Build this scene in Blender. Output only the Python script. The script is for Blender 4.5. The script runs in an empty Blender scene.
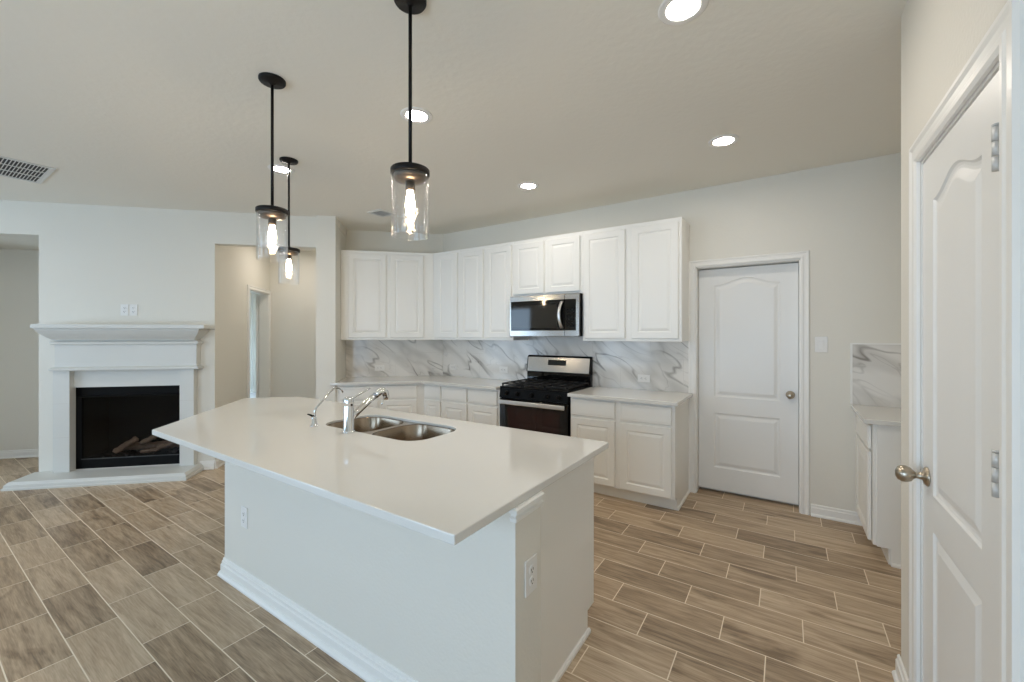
import bpy, bmesh, math, random
from math import radians as R, sin, cos, pi
from mathutils import Vector, Matrix
from mathutils.geometry import tessellate_polygon

scene = bpy.context.scene
col = scene.collection
random.seed(4)

# ------------------------------------------------------------------ camera, world, light, exposure
cam_data = bpy.data.cameras.new('camera')
cam = bpy.data.objects.new('camera', cam_data)
col.objects.link(cam)
cam_data.sensor_width = 36.0
cam_data.lens = 416 / 1024 * 36
cam_data.shift_y = -6 / 1024
cam_data.clip_start = 0.02
cam.location = (0, 0, 1.45)
cam.rotation_euler = (R(90), 0, R(33.4))
scene.camera = cam

world = bpy.data.worlds.new('daylight')
scene.world = world
world.use_nodes = True
wn = world.node_tree.nodes
wn['Background'].inputs['Color'].default_value = (0.56, 0.76, 1.0, 1)
wn['Background'].inputs['Strength'].default_value = 6.4

scene.view_settings.view_transform = 'Standard'
scene.view_settings.look = 'None'
scene.view_settings.gamma = 1.0
scene.view_settings.use_curve_mapping = False
scene.view_settings.exposure = 0.10
scene.cycles.use_denoising = True
scene.cycles.max_bounces = 14
scene.cycles.diffuse_bounces = 9
scene.cycles.transparent_max_bounces = 16
scene.cycles.sample_clamp_indirect = 6.0
scene.cycles.caustics_reflective = False
scene.cycles.caustics_refractive = False

DOWNLIGHT = 138.0     # emission of the recessed lenses
BULB = 130.0          # emission of the pendant bulbs
CEIL = 2.79
YB = 4.125           # kitchen back wall

# ------------------------------------------------------------------ frames (x along wall, y into wall, z up)
def frame(x, y, deg, z=0.0):
    return Matrix.Translation((x, y, z)) @ Matrix.Rotation(R(deg), 4, 'Z')
F_WORLD = Matrix.Identity(4)
F_BACK = frame(0, YB, 0)
F_DIAG = frame(-3.82, YB, 45)
F_FIRE = frame(-3.5825, 3.5825, 45)
F_PANTRY = frame(0.403, 0, -90)      # local x = -Y, local y = X - 0.403

def portal(name, M, w, h):
    d = bpy.data.lights.new(name, 'AREA')
    d.shape = 'RECTANGLE'
    d.size = w
    d.size_y = h
    d.cycles.is_portal = True
    o = bpy.data.objects.new(name, d)
    col.objects.link(o)
    o.matrix_world = M
    return o
WINDOWS = [(-8.3, -6.0, 0.45, 2.25), (-4.3, -2.9, 0.45, 2.25), (-1.75, 0.33, 0.05, 2.15)]
for i, (x0, x1, z0, z1) in enumerate(WINDOWS):
    portal('window_portal', Matrix.Translation(((x0 + x1) / 2, -2.78, (z0 + z1) / 2)) @ Matrix.Rotation(R(90), 4, 'X'), x1 - x0, z1 - z0)

# ------------------------------------------------------------------ materials
def lin(*rgb):
    return tuple(((c / 255) / 12.92 if c / 255 <= .04045 else ((c / 255 + .055) / 1.055) ** 2.4) for c in rgb) + (1.0,)

def new_mat(name):
    m = bpy.data.materials.new(name)
    m.use_nodes = True
    return m, m.node_tree.nodes, m.node_tree.links, m.node_tree.nodes['Principled BSDF']

def paint(name, color, rough=.5, bump=0.0, scale=200.0, metal=0.0, spec=.5, mottle=0.0):
    m, n, l, b = new_mat(name)
    b.inputs['Base Color'].default_value = color
    b.inputs['Roughness'].default_value = rough
    b.inputs['Metallic'].default_value = metal
    b.inputs['Specular IOR Level'].default_value = spec
    tc = n.new('ShaderNodeTexCoord')
    nz = n.new('ShaderNodeTexNoise')
    nz.inputs['Scale'].default_value = scale
    nz.inputs['Detail'].default_value = 3
    l.new(tc.outputs['Object'], nz.inputs['Vector'])
    if bump:
        bp = n.new('ShaderNodeBump')
        bp.inputs['Strength'].default_value = bump
        bp.inputs['Distance'].default_value = .004
        l.new(nz.outputs['Fac'], bp.inputs['Height'])
        l.new(bp.outputs['Normal'], b.inputs['Normal'])
    if mottle:
        mx = n.new('ShaderNodeMix')
        mx.data_type = 'RGBA'
        mx.inputs['A'].default_value = tuple(c * (1 - mottle) for c in color[:3]) + (1,)
        mx.inputs['B'].default_value = tuple(min(1, c * (1 + mottle)) for c in color[:3]) + (1,)
        l.new(nz.outputs['Fac'], mx.inputs['Factor'])
        l.new(mx.outputs['Result'], b.inputs['Base Color'])
    return m

WALL = paint('wall_paint', (.74, .715, .65, 1), .65, .3, 75)
CEILM = paint('ceiling_paint', (.80, .77, .70, 1), .8, .42, 30)
TRIM = paint('trim_paint', (.83, .82, .79, 1), .32)
CAB = paint('cabinet_paint', (.84, .835, .805, 1), .34)
DOORM = paint('door_paint', (.80, .795, .775, 1), .35)
FIREP = paint('mantel_paint', (.66, .66, .63, 1), .4)
QUARTZ = paint('quartz', (.70, .69, .66, 1), .09, 0, 420, mottle=.05)
STEEL = paint('stainless', (.42, .40, .375, 1), .20, 0, 80, metal=1.0)
CHROME = paint('chrome', (.78, .79, .80, 1), .09, 0, 80, metal=1.0)
NICKEL = paint('satin_nickel', (.46, .40, .32, 1), .28, 0, 80, metal=1.0)
HINGE = paint('hinge_metal', (.60, .60, .585, 1), .5, 0, 80, metal=.3)
BRONZE = paint('dark_bronze', (.010, .008, .007, 1), .45, 0, 80, spec=.2)
BRONZE2 = paint('bronze_cup', (.075, .055, .04, 1), .35, 0, 80, metal=.9)
BLACKG = paint('black_glass', (.004, .004, .004, 1), .04, 0, 80, spec=.45)
BLACK = paint('black_enamel', (.006, .006, .006, 1), .35, 0, 80, spec=.06)
BLACKM = paint('black_matte', (.004, .004, .004, 1), .75, 0, 80, spec=.15)
HANDLE = paint('bright_handle', (.74, .73, .72, 1), .28, 0, 80, metal=1.0)
IRON = paint('cast_iron', (.012, .011, .010, 1), .55, .2, 300, spec=.3)
MWG = paint('microwave_glass', (.022, .020, .017, 1), .05, 0, 80, spec=.5)
OVENG = paint('oven_glass', (.020, .004, .003, 1), .06, 0, 80, spec=.5)
PLASTIC = paint('white_plastic', (.80, .79, .77, 1), .35)
SLOT = paint('dark_slot', (.05, .05, .05, 1), .6)
DARK = paint('firebox_dark', (.006, .005, .005, 1), .8, spec=.2)
CARPET = paint('carpet', (.70, .70, .70, 1), .95, .4, 300)
VENTM = paint('vent_paint', (.66, .66, .64, 1), .5)
VENTD = paint('vent_dark', (.05, .05, .05, 1), .8)
LOGM = paint('log_ceramic', (.34, .22, .15, 1), .9, .6, 30, mottle=.6)
EMBER = paint('ember', (.07, .06, .055, 1), .95, .8, 60, mottle=.5)

def emis(name, color, strength):
    m, n, l, b = new_mat(name)
    b.inputs['Base Color'].default_value = (.9, .9, .9, 1)
    b.inputs['Emission Color'].default_value = color
    b.inputs['Emission Strength'].default_value = strength
    return m
LENS = emis('lamp_lens', (1.0, .915, .815, 1), DOWNLIGHT)
FILAMENT = emis('bulb_glow', (1.0, .78, .52, 1), BULB)

def clear_glass(name, tint=(1, 1, 1, 1), rough=.02, edge=.55, seed=False, lo=.03, hi=.75):
    m, n, l, b = new_mat(name)
    n.remove(b)
    out = n['Material Output']
    tr = n.new('ShaderNodeBsdfTransparent')
    tr.inputs['Color'].default_value = tint
    gl = n.new('ShaderNodeBsdfGlossy')
    gl.inputs['Roughness'].default_value = rough
    lw = n.new('ShaderNodeLayerWeight')
    lw.inputs['Blend'].default_value = edge
    mp = n.new('ShaderNodeMapRange')
    mp.inputs['To Min'].default_value = lo
    mp.inputs['To Max'].default_value = hi
    mp.inputs['From Max'].default_value = 1.0
    pw = n.new('ShaderNodeMath')
    pw.operation = 'POWER'
    pw.inputs[1].default_value = 2.2
    l.new(lw.outputs['Facing'], pw.inputs[0])
    l.new(pw.outputs[0], mp.inputs['Value'])
    mix = n.new('ShaderNodeMixShader')
    l.new(mp.outputs['Result'], mix.inputs['Fac'])
    l.new(tr.outputs[0], mix.inputs[1])
    l.new(gl.outputs[0], mix.inputs[2])
    l.new(mix.outputs[0], out.inputs['Surface'])
    if seed:
        nz = n.new('ShaderNodeTexNoise')
        nz.inputs['Scale'].default_value = 55
        tc = n.new('ShaderNodeTexCoord')
        l.new(tc.outputs['Object'], nz.inputs['Vector'])
        bp = n.new('ShaderNodeBump')
        bp.inputs['Strength'].default_value = .5
        bp.inputs['Distance'].default_value = .004
        l.new(nz.outputs['Fac'], bp.inputs['Height'])
        l.new(bp.outputs['Normal'], gl.inputs['Normal'])
        l.new(bp.outputs['Normal'], lw.inputs['Normal'])
    return m
SINKM = paint('sink_steel', (.36, .29, .22, 1), .22, 0, 80, metal=1.0)  # brown in the base colour stands in for warm reflections
SHADE = clear_glass('seeded_glass', (1, 1, 1, 1), .06, .5, True, hi=.55, lo=.05)
WINGLASS = clear_glass('window_glass', (.97, .98, .98, 1), .01, .3)
FIREGLASS = clear_glass('firebox_glass', (.75, .75, .75, 1), .03, .12, lo=.012)

def tile_floor():
    m, n, l, b = new_mat('wood_look_tile')
    W, L = .191, .5255
    def math_(op, a, bb=None, c=None):
        nd = n.new('ShaderNodeMath')
        nd.operation = op
        for i, v in enumerate((a, bb, c)):
            if v is None: continue
            if isinstance(v, (int, float)): nd.inputs[i].default_value = v
            else: l.new(v, nd.inputs[i])
        return nd.outputs[0]
    g = n.new('ShaderNodeNewGeometry')
    sx = n.new('ShaderNodeSeparateXYZ')
    l.new(g.outputs['Position'], sx.inputs[0])
    X, Y = sx.outputs[0], sx.outputs[1]
    yk = math_('DIVIDE', math_('SUBTRACT', Y, 2.2), W)
    k = math_('FLOOR', yk)
    off = math_('SUBTRACT', -.12, math_('MULTIPLY', math_('ADD', k, 1), L / 3))
    corr = math_('MINIMUM', math_('MAXIMUM', math_('SUBTRACT', .042, math_('MULTIPLY', math_('ADD', k, 1), .0145)), -.005), .052)
    off = math_('ADD', off, corr)
    t = math_('DIVIDE', math_('SUBTRACT', X, off), L)
    i = math_('FLOOR', t)
    fx = math_('MULTIPLY', math_('SUBTRACT', t, i), L)
    fy = math_('MULTIPLY', math_('SUBTRACT', yk, k), W)
    ex = math_('MINIMUM', fx, math_('SUBTRACT', L, fx))
    ey = math_('MINIMUM', fy, math_('SUBTRACT', W, fy))
    e = math_('MINIMUM', ex, ey)
    grout = math_('SUBTRACT', 1, math_('SMOOTH_MIN', math_('MULTIPLY', math_('MAXIMUM', math_('SUBTRACT', e, .0018), 0), 900), 1, .1))
    cb = n.new('ShaderNodeCombineXYZ')
    l.new(k, cb.inputs[0]); l.new(i, cb.inputs[1])
    wnz = n.new('ShaderNodeTexWhiteNoise')
    wnz.noise_dimensions = '3D'
    l.new(cb.outputs[0], wnz.inputs['Vector'])
    rnd = wnz.outputs['Value']
    sc = n.new('ShaderNodeSeparateColor')
    l.new(wnz.outputs['Color'], sc.inputs[0])
    r2, r3 = sc.outputs[1], sc.outputs[2]
    # grain coordinates, each tile cut from another place of the board
    cg = n.new('ShaderNodeCombineXYZ')
    l.new(math_('ADD', math_('MULTIPLY', X, 1.6), math_('MULTIPLY', rnd, 40)), cg.inputs[0])
    l.new(math_('ADD', math_('MULTIPLY', Y, 17), math_('MULTIPLY', r2, 60)), cg.inputs[1])
    l.new(math_('MULTIPLY', r3, 9), cg.inputs[2])
    g1 = n.new('ShaderNodeTexNoise')
    g1.inputs['Scale'].default_value = 1.6
    g1.inputs['Detail'].default_value = 7
    g1.inputs['Roughness'].default_value = .62
    g1.inputs['Distortion'].default_value = .6
    l.new(cg.outputs[0], g1.inputs['Vector'])
    cf = n.new('ShaderNodeCombineXYZ')
    l.new(math_('ADD', math_('MULTIPLY', X, 7), math_('MULTIPLY', rnd, 30)), cf.inputs[0])
    l.new(math_('MULTIPLY', Y, 130), cf.inputs[1])
    g2 = n.new('ShaderNodeTexNoise')
    g2.inputs['Scale'].default_value = 1.5
    g2.inputs['Detail'].default_value = 4
    l.new(cf.outputs[0], g2.inputs['Vector'])
    # broad stains (cathedral patches) on some tiles
    cs = n.new('ShaderNodeCombineXYZ')
    l.new(math_('ADD', math_('MULTIPLY', X, 2.2), math_('MULTIPLY', r2, 50)), cs.inputs[0])
    l.new(math_('ADD', math_('MULTIPLY', Y, 6), math_('MULTIPLY', r3, 50)), cs.inputs[1])
    g3 = n.new('ShaderNodeTexNoise')
    g3.inputs['Scale'].default_value = 1.0
    g3.inputs['Detail'].default_value = 3
    g3.inputs['Distortion'].default_value = 1.2
    l.new(cs.outputs[0], g3.inputs['Vector'])
    ramp = n.new('ShaderNodeValToRGB')
    ramp.color_ramp.elements[0].position = .28
    ramp.color_ramp.elements[0].color = FLOOR_DARK
    ramp.color_ramp.elements[1].position = .72
    ramp.color_ramp.elements[1].color = FLOOR_LIGHT
    mid = ramp.color_ramp.elements.new(.5)
    mid.color = FLOOR_MID
    tone = math_('ADD', math_('MULTIPLY', g1.outputs['Fac'], .74), math_('MULTIPLY', g2.outputs['Fac'], .34))
    tone = math_('ADD', tone, math_('MULTIPLY', math_('SUBTRACT', rnd, .5), .21))
    tone = math_('ADD', tone, -.055)
    st = n.new('ShaderNodeMapRange')
    st.inputs['From Min'].default_value = .54
    st.inputs['From Max'].default_value = .72
    l.new(g3.outputs['Fac'], st.inputs['Value'])
    stain = math_('MULTIPLY', st.outputs['Result'], math_('GREATER_THAN', r3, .7))
    tone = math_('SUBTRACT', tone, math_('MULTIPLY', stain, .20))
    l.new(tone, ramp.inputs['Fac'])
    mx = n.new('ShaderNodeMix')
    mx.data_type = 'RGBA'
    l.new(grout, mx.inputs['Factor'])
    l.new(ramp.outputs['Color'], mx.inputs['A'])
    mx.inputs['B'].default_value = GROUT
    l.new(mx.outputs['Result'], b.inputs['Base Color'])
    l.new(math_('ADD', math_('MULTIPLY', grout, .3), .42), b.inputs['Roughness'])
    bp = n.new('ShaderNodeBump')
    bp.inputs['Strength'].default_value = .35
    bp.inputs['Distance'].default_value = .002
    l.new(math_('SUBTRACT', math_('MULTIPLY', g2.outputs['Fac'], .15), grout), bp.inputs['Height'])
    l.new(bp.outputs['Normal'], b.inputs['Normal'])
    return m
FLOOR_DARK = (.20, .138, .085, 1)
FLOOR_MID = (.44, .325, .215, 1)
FLOOR_LIGHT = (.63, .50, .36, 1)
GROUT = (.84, .73, .58, 1)
FLOORM = tile_floor()

def marble():
    m, n, l, b = new_mat('marble_tile')
    tc = n.new('ShaderNodeTexCoord')
    mr = n.new('ShaderNodeMapping')
    mr.inputs['Rotation'].default_value = (0, R(-36), 0)
    l.new(tc.outputs['Object'], mr.inputs['Vector'])
    mp = n.new('ShaderNodeMapping')
    mp.inputs['Scale'].default_value = (1.0, 1.0, 2.9)
    l.new(mr.outputs['Vector'], mp.inputs['Vector'])
    def vein(scale, dist, width, detail, seed):
        nz = n.new('ShaderNodeTexNoise')
        nz.inputs['Scale'].default_value = scale
        nz.inputs['Detail'].default_value = detail
        nz.inputs['Distortion'].default_value = dist
        off = n.new('ShaderNodeVectorMath')
        off.operation = 'ADD'
        off.inputs[1].default_value = (seed, seed * .7, seed * 1.3)
        l.new(mp.outputs['Vector'], off.inputs[0])
        l.new(off.outputs[0], nz.inputs['Vector'])
        a = n.new('ShaderNodeMath'); a.operation = 'SUBTRACT'; a.inputs[1].default_value = .5
        l.new(nz.outputs['Fac'], a.inputs[0])
        c = n.new('ShaderNodeMath'); c.operation = 'ABSOLUTE'
        l.new(a.outputs[0], c.inputs[0])
        r = n.new('ShaderNodeMapRange')
        r.inputs['From Max'].default_value = width
        r.inputs['To Min'].default_value = 1
        r.inputs['To Max'].default_value = 0
        l.new(c.outputs[0], r.inputs['Value'])
        return r.outputs['Result']
    v1 = vein(1.15, .25, .017, 2.2, 3.1)
    v2 = vein(1.1, .25, .085, 2, 11.7)
    v3 = vein(2.1, .3, .016, 2, 7.7)
    # fade the veins in and out over the slab
    fd = n.new('ShaderNodeTexNoise')
    fd.inputs['Scale'].default_value = 2.2
    l.new(tc.outputs['Object'], fd.inputs['Vector'])
    fr = n.new('ShaderNodeMapRange')
    fr.inputs['From Min'].default_value = .40
    fr.inputs['From Max'].default_value = .62
    l.new(fd.outputs['Fac'], fr.inputs['Value'])
    def mul(a, k):
        q = n.new('ShaderNodeMath'); q.operation = 'MULTIPLY'
        l.new(a, q.inputs[0])
        if isinstance(k, float): q.inputs[1].default_value = k
        else: l.new(k, q.inputs[1])
        return q.outputs[0]
    def add(a, c):
        q = n.new('ShaderNodeMath'); q.operation = 'ADD'
        l.new(a, q.inputs[0]); l.new(c, q.inputs[1]); return q.outputs[0]
    tot = add(add(mul(mul(v1, fr.outputs['Result']), .95), mul(v2, .34)), mul(mul(v3, fr.outputs['Result']), .30))
    cl = n.new('ShaderNodeClamp')
    l.new(tot, cl.inputs['Value'])
    mx = n.new('ShaderNodeMix'); mx.data_type = 'RGBA'
    mx.inputs['A'].default_value = (.76, .74, .71, 1)
    mx.inputs['B'].default_value = (.27, .255, .235, 1)
    l.new(cl.outputs[0], mx.inputs['Factor'])
    l.new(mx.outputs['Result'], b.inputs['Base Color'])
    b.inputs['Roughness'].default_value = .11
    b.inputs['Specular IOR Level'].default_value = .35
    return m
MARBLE = marble()
TGROUT = paint('tile_grout', (.60, .58, .55, 1), .8)

# ------------------------------------------------------------------ mesh builder
class MB:
    def __init__(self):
        self.v = []; self.f = []; self.s = []
    def add(self, verts, faces, M=None, smooth=False):
        b = len(self.v)
        self.v += [tuple((M @ Vector(p)) if M is not None else p) for p in verts]
        for f in faces:
            self.f.append([b + i for i in f]); self.s.append(smooth)
        return self
    def box(self, x0, x1, y0, y1, z0, z1, M=None, bev=0.0):
        if bev > 0:
            bm = bmesh.new()
            bmesh.ops.create_cube(bm, size=1.0)
            for w in bm.verts:
                w.co = Vector(((x0 + x1) / 2 + w.co.x * (x1 - x0), (y0 + y1) / 2 + w.co.y * (y1 - y0), (z0 + z1) / 2 + w.co.z * (z1 - z0)))
            bmesh.ops.bevel(bm, geom=bm.edges[:], offset=bev, segments=2, profile=.5, affect='EDGES')
            bm.verts.index_update()
            self.add([w.co[:] for w in bm.verts], [[w.index for w in f.verts] for f in bm.faces], M)
            bm.free()
            return self
        v = [(x, y, z) for z in (z0, z1) for y in (y0, y1) for x in (x0, x1)]
        return self.add(v, [(0, 2, 3, 1), (4, 5, 7, 6), (0, 1, 5, 4), (1, 3, 7, 5), (3, 2, 6, 7), (2, 0, 4, 6)], M)
    def prism(self, poly, z0, z1, M=None, holes=()):
        loops = [list(poly)] + [list(h) for h in holes]
        tris = tessellate_polygon([[Vector((p[0], p[1], 0)) for p in lp] for lp in loops])
        flat = [p for lp in loops for p in lp]
        n = len(flat)
        v = [(p[0], p[1], z0) for p in flat] + [(p[0], p[1], z1) for p in flat]
        f = []
        for t in tris:
            a, b_, c = (Vector(flat[i]) for i in t)
            ccw = (b_.x - a.x) * (c.y - a.y) - (b_.y - a.y) * (c.x - a.x) > 0
            t = list(t) if ccw else list(t)[::-1]
            f.append([i + n for i in t]); f.append(t[::-1])
        st = 0
        for li, lp in enumerate(loops):
            m = len(lp)
            area = sum(lp[i][0] * lp[(i + 1) % m][1] - lp[(i + 1) % m][0] * lp[i][1] for i in range(m))
            fwd = (area > 0) == (li == 0)
            for i in range(m):
                a, b_ = st + i, st + (i + 1) % m
                q = (a, b_, b_ + n, a + n)
                f.append(q if fwd else q[::-1])
            st += m
        return self.add(v, f, M)
    def profile_x(self, prof, x0, x1, M=None, e0=0.0, e1=0.0):
        """extrude a (y,z) polygon along x; e0/e1 = mitre slope of each end (x shift per unit y)"""
        n = len(prof)
        v = [(x0 + e0 * p[0], p[0], p[1]) for p in prof] + [(x1 + e1 * p[0], p[0], p[1]) for p in prof]
        f = [list(range(n))[::-1], [n + i for i in range(n)]]
        area = sum(prof[i][0] * prof[(i + 1) % n][1] - prof[(i + 1) % n][0] * prof[i][1] for i in range(n))
        for i in range(n):
            j = (i + 1) % n
            f.append((i, j, n + j, n + i))
        if area < 0: f = [q[::-1] for q in f]
        return self.add(v, f, M)
    def lathe(self, prof, seg=32, M=None, smooth=True, cap=True):
        """revolve (r,z) points about z"""
        v, f = [], []
        for r, z in prof:
            for k in range(seg):
                a = 2 * pi * k / seg
                v.append((r * cos(a), r * sin(a), z))
        for i in range(len(prof) - 1):
            for k in range(seg):
                k2 = (k + 1) % seg
                f.append((i * seg + k, i * seg + k2, (i + 1) * seg + k2, (i + 1) * seg + k))
        self.add(v, f, M, smooth)
        if cap:
            if prof[0][0] > 1e-6: self.add([v[k] for k in range(seg)], [list(range(seg))[::-1]], M)
            if prof[-1][0] > 1e-6: self.add(v[-seg:], [list(range(seg))], M)
        return self
    def tube(self, pts, rad, seg=12, M=None, cap=True):
        pts = [Vector(p) for p in pts]
        rad = rad if isinstance(rad, (list, tuple)) else [rad] * len(pts)
        v, f = [], []
        t0 = (pts[1] - pts[0]).normalized()
        ref = Vector((0, 0, 1)) if abs(t0.z) < .9 else Vector((1, 0, 0))
        u = t0.cross(ref).normalized()
        for i, p in enumerate(pts):
            t = ((pts[min(i + 1, len(pts) - 1)] - p).normalized() + (p - pts[max(i - 1, 0)]).normalized())
            t = t.normalized() if t.length > 1e-6 else t0
            u = (u - t * u.dot(t)).normalized()
            w = t.cross(u)
            for k in range(seg):
                a = 2 * pi * k / seg
                v.append(tuple(p + (u * cos(a) + w * sin(a)) * rad[i]))
        for i in range(len(pts) - 1):
            for k in range(seg):
                k2 = (k + 1) % seg
                f.append((i * seg + k, i * seg + k2, (i + 1) * seg + k2, (i + 1) * seg + k))
        self.add(v, f, M, True)
        if cap:
            self.add(v[:seg], [list(range(seg))[::-1]], M)
            self.add(v[-seg:], [list(range(seg))], M)
        return self
    def loops(self, loops, M=None, fill=True, smooth=False):
        n = len(loops[0])
        v = [p for lp in loops for p in lp]
        f = []
        for i in range(len(loops) - 1):
            for k in range(n):
                k2 = (k + 1) % n
                f.append((i * n + k, i * n + k2, (i + 1) * n + k2, (i + 1) * n + k))
        self.add(v, f, M, smooth)
        if fill:
            self.add(loops[-1], [list(range(n))], M)
        return self
    def build(self, name, mat, parent=None, M=None, mats=None):
        me = bpy.data.meshes.new(name)
        me.from_pydata(self.v, [], self.f)
        me.polygons.foreach_set('use_smooth', self.s)
        me.materials.append(mat)
        bm = bmesh.new(); bm.from_mesh(me)
        bmesh.ops.remove_doubles(bm, verts=bm.verts, dist=1e-5)
        bmesh.ops.recalc_face_normals(bm, faces=bm.faces)
        bm.to_mesh(me); bm.free()
        me.update()
        o = bpy.data.objects.new(name, me)
        col.objects.link(o)
        if M is not None: o.matrix_world = M
        if parent is not None: o.parent = parent
        return o

def tag(o, label, cat, group=None, kind=None):
    o['label'] = label; o['category'] = cat
    if group: o['group'] = group
    if kind: o['kind'] = kind
    return o

def thing(name, label, cat, M=F_WORLD, group=None, kind=None):
    o = bpy.data.objects.new(name, None)
    o.empty_display_size = .1
    col.objects.link(o)
    o.matrix_world = M
    return tag(o, label, cat, group, kind)

def struct(name, mb, mat, label, cat='wall', M=None):
    return tag(mb.build(name, mat, None, M), label, cat, None, 'structure')

# ------------------------------------------------------------------ the room shell
fl = MB().box(-12.5, 1.3, -2.8, 9.5, -.12, 0)
struct('floor', fl, FLOORM, 'wood-look brown plank tile floor with pale grout lines', 'floor')

def P(M, x, y):
    q = M @ Vector((x, y, 0)); return (q.x, q.y)
poly = [(-10.1, -2.75), (1.22, -2.75), (1.22, 4.30), (-3.90, 4.30), P(F_FIRE, -1.0, .72), P(F_FIRE, -1.0, .125), P(F_FIRE, -9.1, .125)]
struct('ceiling', MB().prism(poly, CEIL, CEIL + .15), CEILM, 'textured beige ceiling with recessed lights and pendants', 'ceiling')

b = MB()
D1 = (-.70, .100, 2.075)       # utility door opening
b.box(-3.95, D1[0], 0, .16, 0, CEIL + .02).box(D1[1], 1.22, 0, .16, 0, CEIL + .02).box(D1[0], D1[1], 0, .16, D1[2], CEIL + .02)
b.box(D1[0] - .1, D1[1] + .1, .17, .25, -.02, D1[2] + .1)
struct('wall_back', b, WALL, 'cream kitchen wall behind the range and wall cabinets', 'wall', F_BACK)
struct('wall_diagonal', MB().box(-1.30, .06, 0, .15, 0, CEIL + .02), WALL, 'angled cream wall behind the corner cabinets', 'wall', F_DIAG)
# wing between kitchen and hall: fireplace frame x -1.214..-1.01
struct('wall_wing', MB().box(-1.214, -1.009, -.06, 1.74, 0, CEIL + .01), WALL, 'narrow cream wing wall end beside the corner cabinets', 'wall', F_FIRE)
struct('wall_right', MB().box(1.075, 1.22, 2.24, 4.28, 0, CEIL + .02), WALL, 'cream side wall behind the nook cabinet', 'wall')

D2 = (-2.062, -1.350, 2.075)   # pantry opening, local x = -Y
b = MB()
b.box(-2.36, D2[0], 0, .115, 0, CEIL + .02).box(D2[1], 2.65, 0, .115, 0, CEIL + .02).box(D2[0], D2[1], 0, .115, D2[2], CEIL + .02)
b.box(-2.36, -2.245, .115, .82, 0, CEIL + .02)
b.box(D2[0] - .1, D2[1] + .1, .12, .2, -.02, D2[2] + .1)
struct('wall_pantry', b, WALL, 'cream pantry wall holding the near panelled door', 'wall', F_PANTRY)

b = MB()
xs = -10.1
for (x0, x1, z0, z1) in WINDOWS:
    b.box(xs, x0, -2.75, -2.6, 0, CEIL + .02)
    b.box(x0, x1, -2.75, -2.6, 0, z0).box(x0, x1, -2.75, -2.6, z1, CEIL + .02)
    xs = x1
b.box(xs, .6, -2.75, -2.6, 0, CEIL + .02)
struct('wall_rear', b, WALL, 'cream wall with tall windows facing the kitchen', 'wall')
for k, (x0, x1, z0, z1) in enumerate(WINDOWS):
    w = thing('window_%d' % (k + 1), ['white wide window at the far end of the rear wall', 'white wide window in the middle of the rear wall', 'white glazed patio door in the rear wall'][k], 'window', F_WORLD, None, 'structure')
    f = MB()
    for (a, c, d, e) in [(x0, x0 + .05, z0, z1), (x1 - .05, x1, z0, z1), (x0, x1, z0, z0 + .05), (x0, x1, z1 - .05, z1), ((x0 + x1) / 2 - .035, (x0 + x1) / 2 + .035, z0, z1)]:
        f.box(a, c, -2.72, -2.64, d, e)
    for q in ((z0 + z1) / 2,):
        f.box(x0, x1, -2.70, -2.66, q - .015, q + .015)
    f.build('window_frame', TRIM, w)
    MB().box(x0, x1, -2.683, -2.677, z0, z1).build('pane', WINGLASS, w)

# fireplace wall with the niche, firebox and hall openings
NI, HL, HR = (-5.0, -3.83), -2.25, -1.214
NZ, HZ = 2.46, 2.443
FB = (-3.52, -2.525, .075, .915)
b = MB()
b.box(-9.2, NI[0], 0, .12, 0, CEIL + .02)
b.box(NI[0], NI[1], 0, .12, NZ, CEIL + .02)
b.box(NI[1], FB[0], 0, .12, 0, CEIL + .02).box(FB[1], HL, 0, .12, 0, CEIL + .02)
b.box(FB[0], FB[1], 0, .12, FB[3], CEIL + .02).box(FB[0], FB[1], 0, .12, 0, FB[2])
b.box(HL, HR, 0, .12, HZ, CEIL + .02)
struct('wall_fireplace', b, WALL, 'angled cream wall above and around the fireplace', 'wall', F_FIRE)
b = MB()
b.box(NI[0] - .1, NI[1] + .1, .93, 1.05, 0, NZ + .05).box(NI[1], NI[1] + .1, .12, .93, 0, NZ + .05).box(NI[0] - .1, NI[0], .12, .93, 0, NZ + .05)
b.box(NI[0] - .1, NI[1] + .1, .11, 1.05, NZ, NZ + .1)
struct('wall_niche', b, WALL, 'cream recessed niche wall left of the fireplace', 'wall', F_FIRE)
D3 = (.878, 1.572, 2.045)
b = MB()
b.box(-2.37, HL, .12, D3[0], 0, CEIL).box(-2.37, HL, D3[1], 1.74, 0, CEIL).box(-2.37, HL, D3[0], D3[1], D3[2], CEIL)
struct('wall_hall_left', b, WALL, 'beige hallway wall with an open bedroom doorway', 'wall', F_FIRE)
struct('wall_hall_back', MB().box(-2.37, -1.0, 1.63, 1.75, 0, CEIL), WALL, 'beige wall at the end of the short hallway', 'wall', F_FIRE)
struct('ceiling_hall', MB().box(-2.37, -1.0, .115, 1.75, 2.70, CEIL + .1), CEILM, 'low ceiling of the short hallway', 'ceiling', F_FIRE)
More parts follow.
